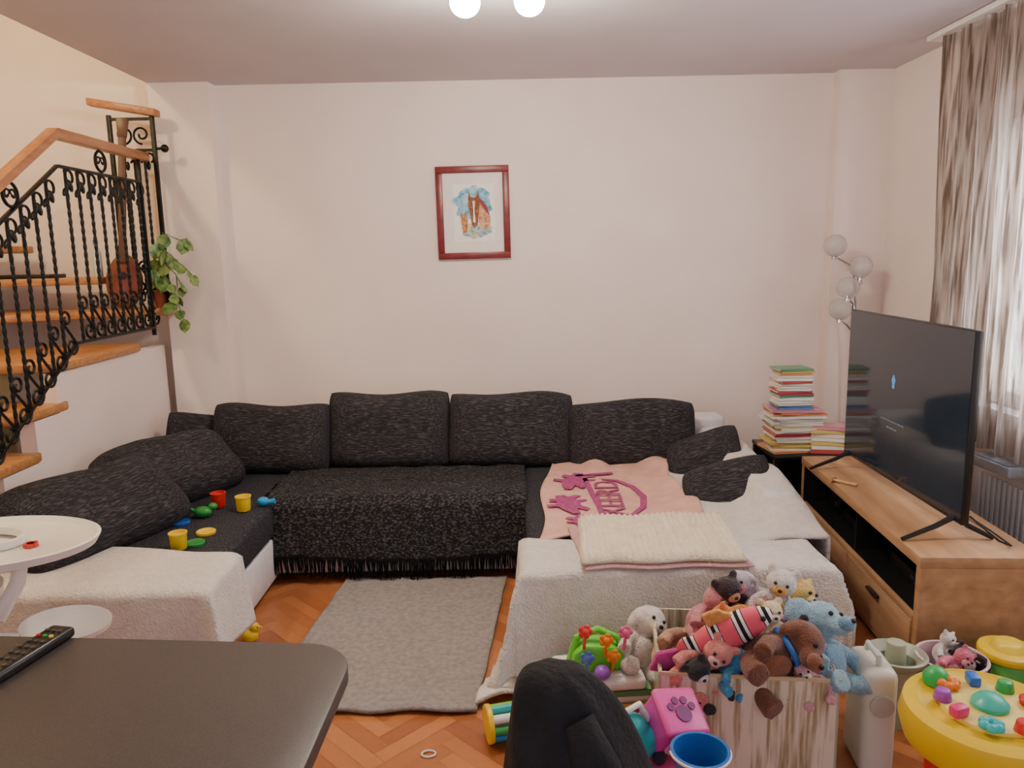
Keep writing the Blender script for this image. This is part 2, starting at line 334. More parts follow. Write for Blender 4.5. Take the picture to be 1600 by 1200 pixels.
# black throw with fringe
tr=thing('throw_blanket','black knitted throw with long fringe over the middle seat','blanket',(-.55,3.9,.41))
prof=[(4.10,.418),(3.66,.424),(3.60,.418),(3.562,.385),(3.552,.30),(3.545,.125)]
def ft(u,v):
    y,z=poly_at(prof,v); x=-1.21+1.27*u+.012*nz(y*3,z*3,1)
    h=max(0,(.40-z))/.3
    y-=h*.012*(1+math.sin(x*38+nz(x,0,0,3)*3)); z+=.008*nz(x*10,y*10,3)+h*.014*math.sin(x*5+1)
    return (x,y,z+.004)
sheet('cloth',ft,90,50,M_throw,tr,.012)
b=BM()
for i in range(240):
    p=Vector(ft(i/239,1)); l=random.uniform(.07,.105)
    dx=random.uniform(-.014,.014)
    tube(b,[p+Vector((0,-.002,.01)),p+Vector((dx*.4,-.006,-.3*l)),p+Vector((dx,-.004,-l))],[.0045,.0035,.002],n=5)
for i in range(40):
    v=.32+.66*i/39; p=Vector(ft(0,v)); l=random.uniform(.03,.05)
    tube(b,[p,p+Vector((-l*.5,-.004,-.008)),p+Vector((-l*.6,-.006,-l*.9))],[.004,.003,.0015],n=5)
fr=fin('fringe',b,M_fringe,tr,world=True,ang=180); fr['kind']='stuff'
def drape(rc,top,p,q,seed=0,wave=.02,floor=.012,k=26):
    x0,x1,y0,y1=rc; x,y=p,q; dx=max(x0-p,0,p-x1); dy=max(y0-q,0); d=max(dx,dy); r=.04
    if dx>0: x=(x0 if p<x0 else x1)
    if dy>0: y=y0
    s=-1 if p<x0 else 1
    z=top
    if d>0: z=top-(d*d/(2*r*1.6) if d<r else d-r*.68)
    ex=min(dx,.04)+ (.25*min(dx,dy) if dy>0 else 0); ey=min(dy,.04)+(.25*min(dx,dy) if dx>0 else 0)
    h=min(1,max(0,d-.05)/.25)
    w=wave*h*(1+math.sin((q if dx>dy else p)*k+seed+nz(p,q,seed,3)*2))
    if dx>dy: ex+=w
    elif dy>0: ey+=w
    x+=s*ex if dx>0 else 0; y-=ey
    if z<floor:
        e=floor-z; z=floor+.004*abs(math.sin(e*60))
        if dx>dy: x+=s*e
        else: y-=e
    z+=.010*nz(p,q,seed,5)
    return (x,y,max(z,floor))
bl=lambda u,v:drape((.06,1.12,2.67,3),.432,-.36+1.70*u,2.26+(.66+.06*math.sin(u*9))*v,1,wave=.012,k=17)
o=sheet('fleece_blanket',bl,90,50,M_fleece,None,.014); tag(o,'white fleece blanket hanging over the sofa end','blanket')
def f5(u,v):
    x=-.17+.27*u; y=2.46+.05*u+(.17+.05*u)*v
    z=.012+(.012+.026*u)*(1+math.sin(u*5+v*5))
    return (x+.05*v*(1-u)+.02*(1-v)*(1-u),y,z)
q_=sheet('blanket_corner',f5,26,18,M_fleece,None,.014); q_.parent=o
bl2=lambda u,v:drape((-2.3,-1.12,2.57,3),.43,-1.95+1.15*u,2.22+(.72+.03*math.sin(u*7))*v-(.06*u),2,wave=.012,k=15)
o=sheet('fleece_blanket',bl2,70,50,M_fleece,None,.014); tag(o,'white fleece throw draped over chaise end by high chair','blanket')
pr3=[(.80,.425),(.98,.445),(1.03,.48),(1.07,.56),(1.20,.57),(1.245,.52),(1.27,.40),(1.31,.06)]
def f3(u,v):
    x,z=poly_at(pr3,v); y=2.86+1.40*u+.07*v
    k=max(0,min(1,(3.35-y)/.45)); k=k*k*(3-2*k)
    if z>.44: z=z*(1-k)+.442*k
    x-=.07*k*max(0,(v-.5))*2
    h=max(0,v-.6)
    x+=h*.05*(1+math.sin(y*15)); z+=.016*nz(x,y,4,6)
    return (x,y,z)
o=sheet('fleece_blanket',f3,60,50,M_fleece,None,.014); tag(o,'white fleece blanket covering the armrest behind cushions','blanket')
# pink blanket
pk=thing('pink_blanket','pink fleece blanket with purple emblem, spread on the seat','blanket',(.45,3.5,.42))
def f4(u,v):
    x=.09+u*(.72-.10*v)+.02*math.sin(v*8)+.10*v; y=2.93+v*1.15+.03*math.sin(u*9)
    y+=.20*u*(1-v)
    z=.424+.007*(nz(x,y,2,5)+.5)+ (.04*max(0,math.sin(u*13+v*3))*max(0,v-.8)/.2)+.035*max(0,u-.8)/.2*abs(math.sin(v*9))
    return (x,y,z)
sheet('cloth',f4,50,70,M_pink,pk,.01)
b=BM()
def pp(poly,ox,oy,rz=0,sc=1):
    c,s=math.cos(rz),math.sin(rz)
    prism(b,[(ox+sc*(c*x-s*y),oy+sc*(s*x+c*y)) for x,y in poly],.002,loc=(0,0,.4385))
beast=[(-.02,-.10),(.01,-.10),(.02,-.04),(.05,-.08),(.07,-.06),(.05,-.01),(.06,.03),(.10,.04),(.10,.06),(.06,.06),(.06,.09),(.10,.11),(.08,.13),(.04,.12),(.03,.15),(-.01,.15),(-.02,.11),(-.05,.12),(-.06,.09),(-.03,.07),(-.05,.04),(-.09,.05),(-.09,.02),(-.05,.01),(-.04,-.04)]
pp(beast,.25,3.34,.3,1.05); pp(beast,.29,3.70,-.2,1.1); pp([(-x,y) for x,y in beast][::-1],.30,3.10,.1,.75)
sh=[(-.10,.02),(.10,.02),(.10,.05),(-.10,.05)]; pp(sh,.42,3.80,.2); pp(sh,.44,3.08,.15)
so_=[(-.03,-.30),(.05,-.27),(.12,-.16),(.15,0),(.12,.16),(.05,.27),(-.03,.30)]
pp(so_+[(x*.80,y*.90) for x,y in so_[::-1]],.47,3.46)
pp([(-.012,-.32),(.012,-.32),(.012,.32),(-.012,.32)],.375,3.45,.05)
fin('emblem_print',b,M_purple,pk,world=True,ang=20)
text_mesh('XEERD',.17,M_purple,pk,(.00,-.05,.0205),(0,0,R(88)),.001,'lettering')
# folded waffle blanket
wf=thing('folded_blanket','folded cream ribbed blanket with pink underside','blanket',(.54,2.9,.44))
def ribs(z0,z1,amp,x0,x1,y0,y1,m,nm,sk=0):
    b=BM(); n=120
    def F(u,v,top):
        x=x0+(x1-x0)*u+.03*v*sk; y=y0+(y1-y0)*v
        e=min(1,min(u,1-u)*40)*min(1,min(v,1-v)*20)
        if top: z=z0+(z1-z0)*(.45+.55*e**.5)+amp*abs(math.sin(u*pi*26))*e+.008*nz(x,y,0,6)
        else: z=z0
        return (x+.006*nz(y*12,0,1),y+.008*math.sin(x*22),z)
    for top in (0,1):
        g=[[b.verts.new(F(i/n,j/24,top)) for j in range(25)] for i in range(n+1)]
        for i in range(n):
            for j in range(24):
                q=(g[i][j],g[i+1][j],g[i+1][j+1],g[i][j+1]); b.faces.new(q if top else q[::-1])
        if top: gt=g
        else: gb=g
    for i in range(n):
        b.faces.new((gb[i][0],gb[i+1][0],gt[i+1][0],gt[i][0])); b.faces.new((gb[i+1][24],gb[i][24],gt[i][24],gt[i+1][24]))
    for j in range(24):
        b.faces.new((gb[0][j+1],gb[0][j],gt[0][j],gt[0][j+1])); b.faces.new((gb[n][j],gb[n][j+1],gt[n][j+1],gt[n][j]))
    fin(nm,b,m,wf,world=True,ang=180)
ribs(.44,.456,.0,.25,.86,2.62,3.06,mat('dusty_pink_fleece',S(212,168,170),.95,bump=.6,bs=100),'underside',-1)
ribs(.458,.484,.012,.235,.835,2.63,3.10,M_waffle,'top_layer',1)
# ---------------------------------------------------------------- modelling compound pots
GP='toy dough pots and lids'
PR=plas(214,48,40); PY=plas(240,204,30); PG=plas(40,140,60); PB=plas(30,90,190); PLB=plas(40,150,215)
def pot(c,x,y,lab,rx=0):
    t=thing('dough_pot',lab,'toy pot',(x,y,.41),(rx,0,0),GP)
    b=BM(); lathe(b,[(0,0),(.029,0),(.031,.004),(.034,.062),(.037,.064),(.037,.07),(.032,.07),(.029,.01),(0,.01)],n=28); fin('cup',b,c,t)
    b=BM(); cyl(b,.030,.0305,.02,(0,0,.045)); fin('dough',b,plas(230,90,60) if c is PR else c,t)
pot(PR,-1.41,3.52,'red dough pot on dark seat'); pot(PY,-1.27,3.46,'yellow dough pot standing on seat'); pot(PY,-1.375,2.99,'yellow dough pot near white throw')
def lid(c,x,y,lab):
    b=BM(); lathe(b,[(0,.002),(.03,.002),(.04,0),(.041,.010),(.037,.013),(.03,.010),(0,.010)],n=28); tag(fin('pot_lid',b,c,loc=(x,y,.407)),lab,'toy lid',GP)
lid(PB,-1.50,3.30,'blue pot lid on seat'); lid(PY,-1.335,3.17,'yellow pot lid on seat'); lid(PG,-1.33,3.04,'green pot lid on seat')
b=BM(); sph(b,(.042,.03,.026),(0,0,.026)); sph(b,(.022,.02,.018),(.04,.02,.045)); cyl(b,.008,.006,.03,(-.045,0,.035),(0,-1,0)); tag(fin('dough_stamp',b,PG,loc=(-1.43,3.38,.407)),'green plastic dough tool on seat','toy',GP)
b=BM(); sph(b,(.030,.022,.022),(0,0,.022)); cyl(b,.01,.014,.04,(.035,0,.02),(0,1.4,0)); tag(fin('dough_stamp',b,PLB,loc=(-1.20,3.53,.407)),'blue plastic dough tool on seat','toy',GP)
# ---------------------------------------------------------------- rug
def frug(u,v):
    xl=-.93+.10*v; xr_=-.145+.10*v
    x=xl+(xr_-xl)*u; y=2.45+1.12*v-.02*u+.006*math.sin(u*20)
    return (x+.006*nz(y,0,0,9),y,.010+.004*(nz(x,y,0,5)+.5)+.01*max(0,(.06-v)/.06)*abs(math.sin(u*6)))
o=sheet('rug',frug,60,80,M_rug,None,.012); tag(o,'small grey shaggy rug on parquet before sofa','rug')
# ---------------------------------------------------------------- stairs
stairs=thing('staircase','open beech stair treads turning up beside white wall','staircase',(-2.5,3.6,.0))
def tread(poly,z,h=.04):
    b=BM(); prism(b,poly,h,loc=(0,0,z-h),bev=.008); fin('tread',b,M_wood,stairs,world=True)
R_=-2.03
tread([(-3.04,2.35),(R_,2.35),(R_,2.75),(-3.04,2.75)],.41); tread([(-3.04,2.62),(R_,2.62),(R_,3.0),(-3.04,3.0)],.59)
tread([(-3.04,2.87),(R_,2.87),(R_,3.22),(-3.04,3.22)],.77); tread([(-3.04,3.10),(R_,3.10),(R_,3.46),(-3.04,3.46)],.95)
tread([(-3.04,3.3),(-2.26,3.36),(-2.02,3.40),(-2.015,4.16),(-2.14,4.24),(-3.04,3.95)],1.13)
tread([(-3.04,3.85),(-2.6,3.98),(-1.93,4.33),(-1.93,4.48),(-2.02,4.49),(-3.04,4.49)],1.31)
tread([(-3.04,4.05),(-2.26,4.28),(-2.24,4.49),(-3.04,4.49)],1.49)
tread([(-3.04,4.15),(-2.75,4.2),(-2.73,4.49),(-3.04,4.49)],1.67)
# railing
rl=thing('stair_railing','black wrought iron railing with scrolls and wooden handrail','railing',(-2.0,3.6,1.2))
xr=-1.985
def zb(y): return 1.215 if y>3.5 else 1.215-.60*(3.5-y)
def zt(y): return zb(y)+.785
def railbox(y0,y1,zf,w,h,m,nm):
    b=BM(); pts=sorted({y0,y1,3.5}) if y0<3.5<y1 else [y0,y1]
    poly=[(y,zf(y)) for y in pts]+[(y,zf(y)-h) for y in pts[::-1]]
    prism(b,poly,w,loc=(xr-w/2,0,0),rot=(pi/2,0,pi/2),bev=min(.006,h*.25)); fin(nm,b,m,rl,world=True)
railbox(2.55,4.28,zb,.022,.014,M_iron,'bottom_rail'); railbox(2.55,4.28,zt,.022,.014,M_iron,'top_rail')
railbox(2.5,4.36,lambda y:zt(y)+.155,.055,.045,M_rail,'handrail')
def spiral(cy,cz,r,a0,turns,dirn,n=26,rmin=.25):
    out=[]
    for i in range(n):
        t=i/(n-1); rr=r*(1-(1-rmin)*t); a=a0+dirn*2*pi*turns*t
        out.append((cy+rr*math.cos(a),cz+rr*math.sin(a)))
    return out
def scrollS(b,y,z0,h,s=1):
    r=h*.21
    low=spiral(y+s*r*.3,z0+r,r,(0 if s>0 else pi),1.15,-s)
    up=spiral(y-s*r*.3,z0+h-r,r*.9,(pi if s>0 else 0),1.15,-s)
    tube(b,[(xr,p[0],p[1]) for p in low[::-1]+up],.0062,n=6)
def hook(b,y,z,h):
    pts=[(y,z-h)]+[(y+.0,z-h*.5)]+[(y+.03-.03*math.cos(a),z-.035+.03*math.sin(a)) for a in [i*pi*1.35/10 for i in range(11)]]
    tube(b,[(xr,p[0],p[1]) for p in pts],[.006]*(len(pts)-1)+[.004],n=6)
ys=[3.50-.098*i for i in range(1,9)][::-1]+[3.56+.098*i for i in range(8)]
for y in ys:
    if y>4.27: continue
    b=BM(); z0,z1=zb(y)-.005,zt(y)-.012
    n=60; tube(b,[(xr,y,z0+(z1-z0)*i/n) for i in range(n+1)],.0085,n=4,twist=.55); fin('baluster',b,M_iron,rl,world=True)
    b=BM(); hook(b,y-.004,zt(y)-.012,.16); sph(b,(.008,.018,.03),(xr,y+.03,zt(y)-.085),(.5,0,0),n=10); sph(b,(.008,.012,.022),(xr,y-.02,zt(y)-.115),(-.5,0,0),n=10)
    fin('hook_scroll',b,M_iron,rl,world=True)
    b=BM(); scrollS(b,y+.046,zb(y),.21,1); fin('scroll',b,M_iron,rl,world=True)
for y in (2.62,4.272):
    b=BM(); bb(b,xr-.01,xr+.01,y-.01,y+.01,zb(y)-.05,zt(y)+.11,bev=.003); fin('post',b,M_iron,rl,world=True)
for y in (3.88,3.15):
    b=BM(); z=zt(y)+.055; tube(b,[(xr,y+.048*math.cos(a),z+.048*math.sin(a)) for a in [2*pi*i/24 for i in range(24)]],.007,n=6,closed=True)
    tube(b,[(xr,p[0],p[1]) for p in spiral(y-.02,z,.024,0,1,1)],.005,n=6); tube(b,[(xr,p[0],p[1]) for p in spiral(y+.02,z,.024,pi,1,-1)],.005,n=6)
    fin('ring_ornament',b,M_iron,rl,world=True)
# corner panel
cp=thing('corner_railing','tall wrought iron corner panel with wooden cap','railing',(-2.05,4.38,1.3))
yy=4.38
b=BM()
for x in (-2.17,-1.935): bb(b,x-.011,x+.011,yy-.011,yy+.011,1.30,2.36,bev=.003)
bb(b,-2.17,-1.935,yy-.009,yy+.009,1.385,1.40); bb(b,-2.17,-1.935,yy-.009,yy+.009,2.165,2.18); bb(b,-2.17,-1.935,yy-.009,yy+.009,2.33,2.345)
fin('panel_frame',b,M_iron,cp,world=True)
b=BM(); prism(b,[(-2.27,2.41),(-1.90,2.345),(-1.90,2.385),(-2.27,2.45)],.07,loc=(0,yy+.035,0),rot=(pi/2,0,0),bev=.008); fin('wooden_cap',b,M_rail,cp,world=True)
for x in (-2.11,-2.052,-1.995):
    b=BM(); tube(b,[(x,yy,1.40+.765*i/60) for i in range(61)],.0085,n=4,twist=.55); fin('baluster',b,M_iron,cp,world=True)
    def sx(b,pts,r=.006): tube(b,[(p[0],yy-.004,p[1]) for p in pts],r,n=6)
    b=BM(); sx(b,[(x,2.02)]+[(x+.026-.026*math.cos(a),2.13+.026*math.sin(a)) for a in [i*pi*1.35/10 for i in range(11)]])
    sph(b,(.012,.008,.025),(x+.02,yy-.004,2.09),n=10)
    r=.036
    sx(b,spiral(x+.016,1.40+r,r,0,1.15,-1)[::-1]+spiral(x+.0,1.40+.18-r,r*.9,pi,1.15,-1)); fin('scroll',b,M_iron,cp,world=True)
b=BM()
tube(b,[(p[0],yy,p[1]) for p in spiral(-2.10,2.255,.05,-pi/2,1.3,1)],.006,n=6); tube(b,[(p[0],yy,p[1]) for p in spiral(-2.0,2.255,.05,-pi/2,1.3,-1)],.006,n=6); fin('scroll',b,M_iron,cp,world=True)
b=BM(); cyl(b,.008,.008,.05,(-1.91,yy,2.18),(0,pi/2,0)); sph(b,.022,(-1.88,yy,2.18),n=14); fin('knob',b,M_iron,cp,world=True)
# long-necked lute
gt=thing('tambura','small reddish-brown long-necked lute standing behind the railing','string instrument',(-2.14,4.28,1.315),(R(-3),R(4.5),R(10)))
def gout():
    o=[]
    for i in range(36):
        a=2*pi*i/36; s=math.sin(a); w=.088*(1-.25*max(0,s)**2)
        o.append((w*math.cos(a),.15+.15*s))
    return o
b=BM(); prism(b,gout(),.07,loc=(0,.035,0),rot=(pi/2,0,0),bev=.006); fin('body',b,mat('lute_body',S(122,60,40),.3,c2=S(98,44,28),scale=12),gt)
b=BM(); cyl(b,.022,.022,.004,(0,-.036,.18),(pi/2,0,0)); fin('sound_hole',b,M_black,gt)
b=BM(); bb(b,-.019,.019,-.048,-.026,.25,.92,bev=.005); fin('neck',b,mat('lute_neck',S(92,62,48),.5),gt)
b=BM(); prism(b,[(-.022,.92),(.022,.92),(.032,1.02),(-.032,1.02)],.016,loc=(0,-.025,0),rot=(pi/2,0,0),bev=.003); fin('headstock',b,mat('lute_head',S(90,56,38),.4),gt)
# pothos
pl=thing('potted_pothos','trailing green pothos in terracotta pot on stair corner','potted plant',(-1.985,4.415,1.31))
b=BM(); lathe(b,[(0,0),(.038,0),(.052,.085),(.056,.087),(.056,.10),(.05,.10),(.046,.03),(0,.03)],n=24); fin('pot',b,mat('terracotta',S(140,66,44),.7),pl)
b=BM(); ML=mat('pothos_leaf',S(66,104,48),.4,c2=S(140,164,92),scale=30); ML2=mat('pothos_stem',S(90,120,60),.5)
def leaf(b,loc,d,s):
    pts=[(0,0),(.28,.16),(.46,.42),(.36,.75),(0,1.05),(-.36,.75),(-.46,.42),(-.28,.16)]
    t=BM(); c=t.verts.new((0,.45,-.06)); vs=[t.verts.new((x,y,.05*abs(x)*2-.12*y*y)) for x,y in pts]
    for i in range(8): t.faces.new((c,vs[i],vs[(i+1)%8]))
    merge(b,t,Matrix.Translation(loc)@Euler(d).to_matrix().to_4x4()@Matrix.Scale(s,4))
stm=BM()
rnd=random.Random(3)
for k,(ex,ey,ez) in enumerate(((.16,-.10,.10),(.22,-.12,.36),(.15,-.10,-.08),(.12,-.13,.28),(.22,-.10,.16),(.12,-.12,.02),(.02,-.12,.14))):
    P=[Vector((0,0,.08)),Vector((ex*.3,ey*.6,.2+max(ez,0)*.6)),Vector((ex*.8,ey,.12+ez*.7)),Vector((ex,ey,.10+ez-.08))]
    tube(stm,P,.003,n=5)
    for q in (1.2,2,2.6,3):
        i=min(2,int(q)); p=P[i].lerp(P[i+1],q-i); leaf(b,p,(rnd.uniform(-2.3,-.9),rnd.uniform(-.5,.5),rnd.uniform(-1.2,1.8)),rnd.uniform(.055,.095))
fin('stems',stm,ML2,pl); fin('foliage',b,ML,pl,ang=180)
b=BM(); lathe(b,[(0,0),(.022,0),(.024,.01),(.024,.13),(.012,.16),(.011,.18)],n=20); bt=thing('water_bottle','small clear blue-capped bottle on stair step','bottle',(-2.285,4.32,1.49)); fin('body',b,plas(190,200,205),bt)
b=BM(); cyl(b,.013,.013,.025,(0,0,.19)); fin('cap',b,plas(40,110,200),bt)
b=BM(); bb(b,-.15,.15,-.08,.08,0,.022,bev=.006); tag(fin('tablet_case',b,M_blackpl,loc=(-2.66,4.32,1.49)),'flat black case lying on stair step','case')
# ---------------------------------------------------------------- TV stand
ts=thing('tv_stand','low oak television cabinet with open shelf and drawers','cabinet',(1.41,2.53,0),(0,0,R(-4.0)))
Ls,Ds,Hs=1.36,.42,.5
b=BM(); th=.035
bb(b,0,Ds,0,Ls,Hs-.04,Hs,bev=.003); bb(b,.005,Ds,0,Ls,.03,.055); bb(b,.004,Ds,0,th,.055,Hs-.04); bb(b,.004,Ds,Ls-th,Ls,.055,Hs-.04)
bb(b,.0,.02,th,Ls-th,.250,.268)
fin('body',b,M_oak,ts,ang=30)
b=BM(); bb(b,.02,Ds,th,Ls-th,.250,.268); bb(b,.03,Ds-.02,.66,.675,.268,Hs-.04); bb(b,Ds-.012,Ds-.004,th,Ls-th,.056,Hs-.041); bb(b,.006,Ds-.01,th,th+.003,.268,Hs-.041); bb(b,.006,Ds-.01,Ls-th-.003,Ls-th,.268,Hs-.041); bb(b,.006,Ds-.01,th,Ls-th,Hs-.043,Hs-.04)
fin('interior_shade_lining',b,M_black,ts)  # shelf, divider and inner faces coloured black to imitate the compartment's shade
for y0,y1 in ((th+.004,.664),(.672,Ls-th-.004)):
    b=BM(); bb(b,-.004,.016,y0,y1,.06,.246,bev=.002); d=fin('drawer',b,M_oak,ts,ang=30)
    b=BM(); ym=(y0+y1)/2; bb(b,-.022,-.004,ym-.05,ym+.05,.205,.217,bev=.003); fin('handle',b,M_blackpl,d)
for i,(y0,y1,h) in enumerate(((.15,.5,.06),(.78,1.05,.05),(1.1,1.25,.09))):
    b=BM(); bb(b,-.13,.13,-(y1-y0)/2,(y1-y0)/2,0,h,bev=.006)
    M=ts.rotation_euler.to_matrix(); l=Vector((1.41,2.53,0))+M@Vector((.24,(y0+y1)/2,.269))
    t=thing('media_player','black electronic box inside the cabinet shelf','electronics',l,ts.rotation_euler); fin('case',b,M_blackpl,t)
    b=BM(); bb(b,-.132,-.129,-.05,-.02,h*.4,h*.6); fin('display',b,plas(60,60,70),t)
for (x,y) in ((.04,.05),(.04,Ls-.05),(Ds-.04,.05),(Ds-.04,Ls-.05)):
    b=BM(); cyl(b,.02,.02,.03,(x,y,.015)); fin('foot',b,M_blackpl,ts)
# ---------------------------------------------------------------- TV
tv=thing('television','large black flat screen television on splayed feet','television',(1.635,3.17,.5),(0,0,R(-1.5)))
b=BM(); bb(b,-.010,.018,-.525,.525,.07,.775,bev=.003); bb(b,.018,.05,-.35,.35,.09,.45,bev=.01); fin('casing',b,M_blackpl,tv)
mscr=mat('dark_screen',S(34,45,58),.1,c2=S(40,52,66),scale=2,coat=.3,spec=.4)  # blue-grey base colour includes the screen's bluish reflection
b=BM(); bb(b,-.0115,-.0098,-.521,.521,.085,.771); fin('screen',b,mscr,tv)
glow=mat('screen_glow',S(70,130,180),.5,emit=.7); glow2=mat('screen_text',S(120,125,130),.5,emit=.15)
b=BM(); prism(b,[(math.cos(a)*.014*(1+.25*math.sin(5*a)),math.sin(a)*.03) for a in [2*pi*i/24 for i in range(24)]],.001,loc=(-.0116,.05,.50),rot=(pi/2,0,-pi/2)); fin('screen_symbol',b,glow,tv,ang=20)
b=BM(); rr=random.Random(2)
for row,(y0,y1) in enumerate(((-.06,.15),(-.0,.09))):
    y=y0
    while y<y1:
        l=rr.uniform(.006,.022); bb(b,-.0124,-.0116,y,y+l,.325-row*.03,.331-row*.03); y+=l+.006
fin('screen_text',b,glow2,tv)
for y in (-.47,.47):
    b=BM()
    for xe in (-.20,.13):
        tube(b,[(.003,y,.09),(xe*.35,y-.0,.05),(xe,y-.02,.008)],[.012,.010,.008],n=8)
    fin('foot',b,M_blackpl,tv)
b=BM(); tube(b,[(1.65,2.66,.60),(1.71,2.58,.535),(1.77,2.60,.508),(1.79,2.75,.507),(1.80,2.9,.508)],.0035,n=6); tag(fin('power_cable',b,M_blackpl),'thin black cable lying on cabinet top','cable')
hm=thing('toy_hammer','small wooden toy hammer on cabinet top','toy',(1.51,3.38,.5),(0,0,-.9))
b=BM(); cyl(b,.006,.006,.12,(0,0,.012),(0,pi/2,0),n=12); fin('handle',b,plas(216,170,110),hm)
b=BM(); cyl(b,.011,.011,.045,(-.06,0,.012),(pi/2,0,0),n=16,bev=.003); fin('head',b,plas(206,150,96),hm)
# ---------------------------------------------------------------- radiator
rd=thing('radiator','white ribbed panel radiator under window','radiator',(2.12,2.55,.1))
b=BM(); bb(b,2.10,2.13,1.8,3.38,.12,.60,bev=.004)
n=44
for i in range(n):
    y=1.83+1.52*i/n; bb(b,2.088,2.102,y,y+.020,.15,.57,bev=.004)
fin('panel',b,M_white,rd,world=True)
b=BM(); bb(b,2.085,2.17,1.8,3.38,.60,.625,bev=.004); bb(b,2.13,2.17,1.85,3.33,.15,.58); fin('top_grille',b,M_white,rd,world=True)
b=BM(); cyl(b,.012,.012,.14,(2.13,1.9,.05)); cyl(b,.012,.012,.14,(2.13,3.3,.05)); fin('pipe',b,M_white,rd,world=True)
b=BM(); bb(b,-.05,.05,-.13,.13,0,.045,bev=.008); t=thing('plastic_box','flat grey plastic box on top of radiator','box',(2.05,3.14,.626),(0,0,.05)); fin('case',b,plas(170,175,182),t)
b=BM(); bb(b,-.04,.04,-.11,.11,.046,.05,bev=.002); fin('lid',b,plas(140,146,154),t)
# ---------------------------------------------------------------- side table + books
st=thing('side_table','small black side table beside the sofa','side table',(1.58,4.1,0))
b=BM(); bb(b,-.21,.21,-.19,.19,.475,.495,bev=.004); fin('top',b,M_blackpl,st)
for x in (-.19,.19):
    for y in (-.17,.17):
        b=BM(); bb(b,x-.015,x+.015,y-.015,y+.015,0,.475); fin('leg',b,M_blackpl,st)
b=BM(); bb(b,-.19,.19,-.17,.17,.15,.165); bb(b,-.19,.19,.16,.17,.165,.475); fin('shelf',b,M_blackpl,st)
M_pages=mat('book_pages',S(232,226,212),.8,c2=S(214,206,190),scale=1,stretch=(4,4,500))
bc=[(196,80,80),(90,150,110),(240,235,225),(216,190,110),(90,130,180),(235,225,205),(206,140,160),(110,170,164),(236,236,236),(226,150,96),(180,80,104),(140,184,120)]
bn=['red','green','white','mustard','blue','cream','pink','teal','white','orange','crimson','light green']
BL={plas(*c).name:n_ for c,n_ in zip(bc,bn)}
def book(w,d,h,c,loc,rz,grp):
    t=thing('book',BL.get(c.name,'thin')+' children\'s book lying in a stack','book',loc,(0,0,rz),grp)
    b=BM(); bb(b,-w/2,w/2,-d/2,d/2,0,.0018); bb(b,-w/2,w/2,-d/2,d/2,h-.0018,h); bb(b,-w/2,w/2,-d/2,-d/2+.002,0,h); fin('cover',b,c,t)
    b=BM(); bb(b,-w/2+.004,w/2-.004,-d/2+.002,d/2-.004,.0018,h-.0018); fin('pages',b,M_pages,t)
rb=random.Random(5); z=.4955
GS='tall stack of books'
while z<.725:
    h=rb.uniform(.005,.014); book(rb.uniform(.22,.285),rb.uniform(.2,.23),h,plas(*bc[rb.choice([0,2,3,5,6,8,8,2,9,5])]),(1.515+rb.uniform(-.012,.012),4.07+rb.uniform(-.01,.01),z),rb.uniform(-.14,.14),GS); z+=h+.0004
while z<.935:
    h=rb.uniform(.007,.018); book(rb.uniform(.16,.185),rb.uniform(.15,.17),h,plas(*bc[rb.randrange(12)]),(1.50+rb.uniform(-.008,.008),4.07,z),rb.uniform(-.1,.1),GS); z+=h+.0004
z=.4955
for k in range(7):
    h=rb.uniform(.016,.026); book(.17,.11,h,plas(*bc[[0,2,3,8,5,3,6][k]]),(1.675+rb.uniform(-.01,.01),3.985,z),rb.uniform(-.45,-.2),'short stack of books'); z+=h+.0004
# ---------------------------------------------------------------- floor lamp
fl=thing('floor_lamp','chrome floor lamp with glass globe shades in corner','floor lamp',(1.995,4.36,0))
b=BM(); lathe(b,[(0,0),(.12,0),(.12,.012),(.02,.03),(.012,.05),(0,.05)],n=32); fin('base',b,M_chrome,fl)
b=BM(); tube(b,[(0,0,.04),(0,0,.6),(-.01,0,1.0),(-.05,0,1.24)],.009,n=10); fin('pole',b,M_chrome,fl)
mglb=bpy.data.materials.new('frosted_glass'); mglb.use_nodes=True; nt=mglb.node_tree; pb=nt.nodes['Principled BSDF']
vz=nt.nodes.new('ShaderNodeTexNoise'); vz.inputs['Scale'].default_value=60; crr=nt.nodes.new('ShaderNodeValToRGB'); crr.color_ramp.elements[0].color=(.35,.33,.33,1); crr.color_ramp.elements[1].color=(.9,.87,.86,1)
nt.links.new(vz.outputs['Fac'],crr.inputs[0]); nt.links.new(crr.outputs[0],pb.inputs['Base Color']); pb.inputs['Roughness'].default_value=.15; pb.inputs['Alpha'].default_value=.5
for (x,z) in ((1.82,1.58),(1.97,1.46),(1.905,1.345),(1.866,1.225)):
    lx=x-1.995; b=BM(); tube(b,[(-.03,0,min(1.15,z-.15)),(-.05+lx*.1,-.01,z-.12),(lx*.7,-.02,z-.09),(lx,-.01,z-.06)],.005,n=8); cyl(b,.02,.012,.03,(lx,-.01,z-.06)); fin('arm',b,M_chrome,fl)
    b=BM(); sph(b,.062,(lx,-.01,z),n=28); fin('globe_shade',b,mglb,fl)
    b=BM(); sph(b,(.014,.014,.02),(lx,-.01,z-.015),n=12); fin('bulb',b,plas(240,240,235),fl)
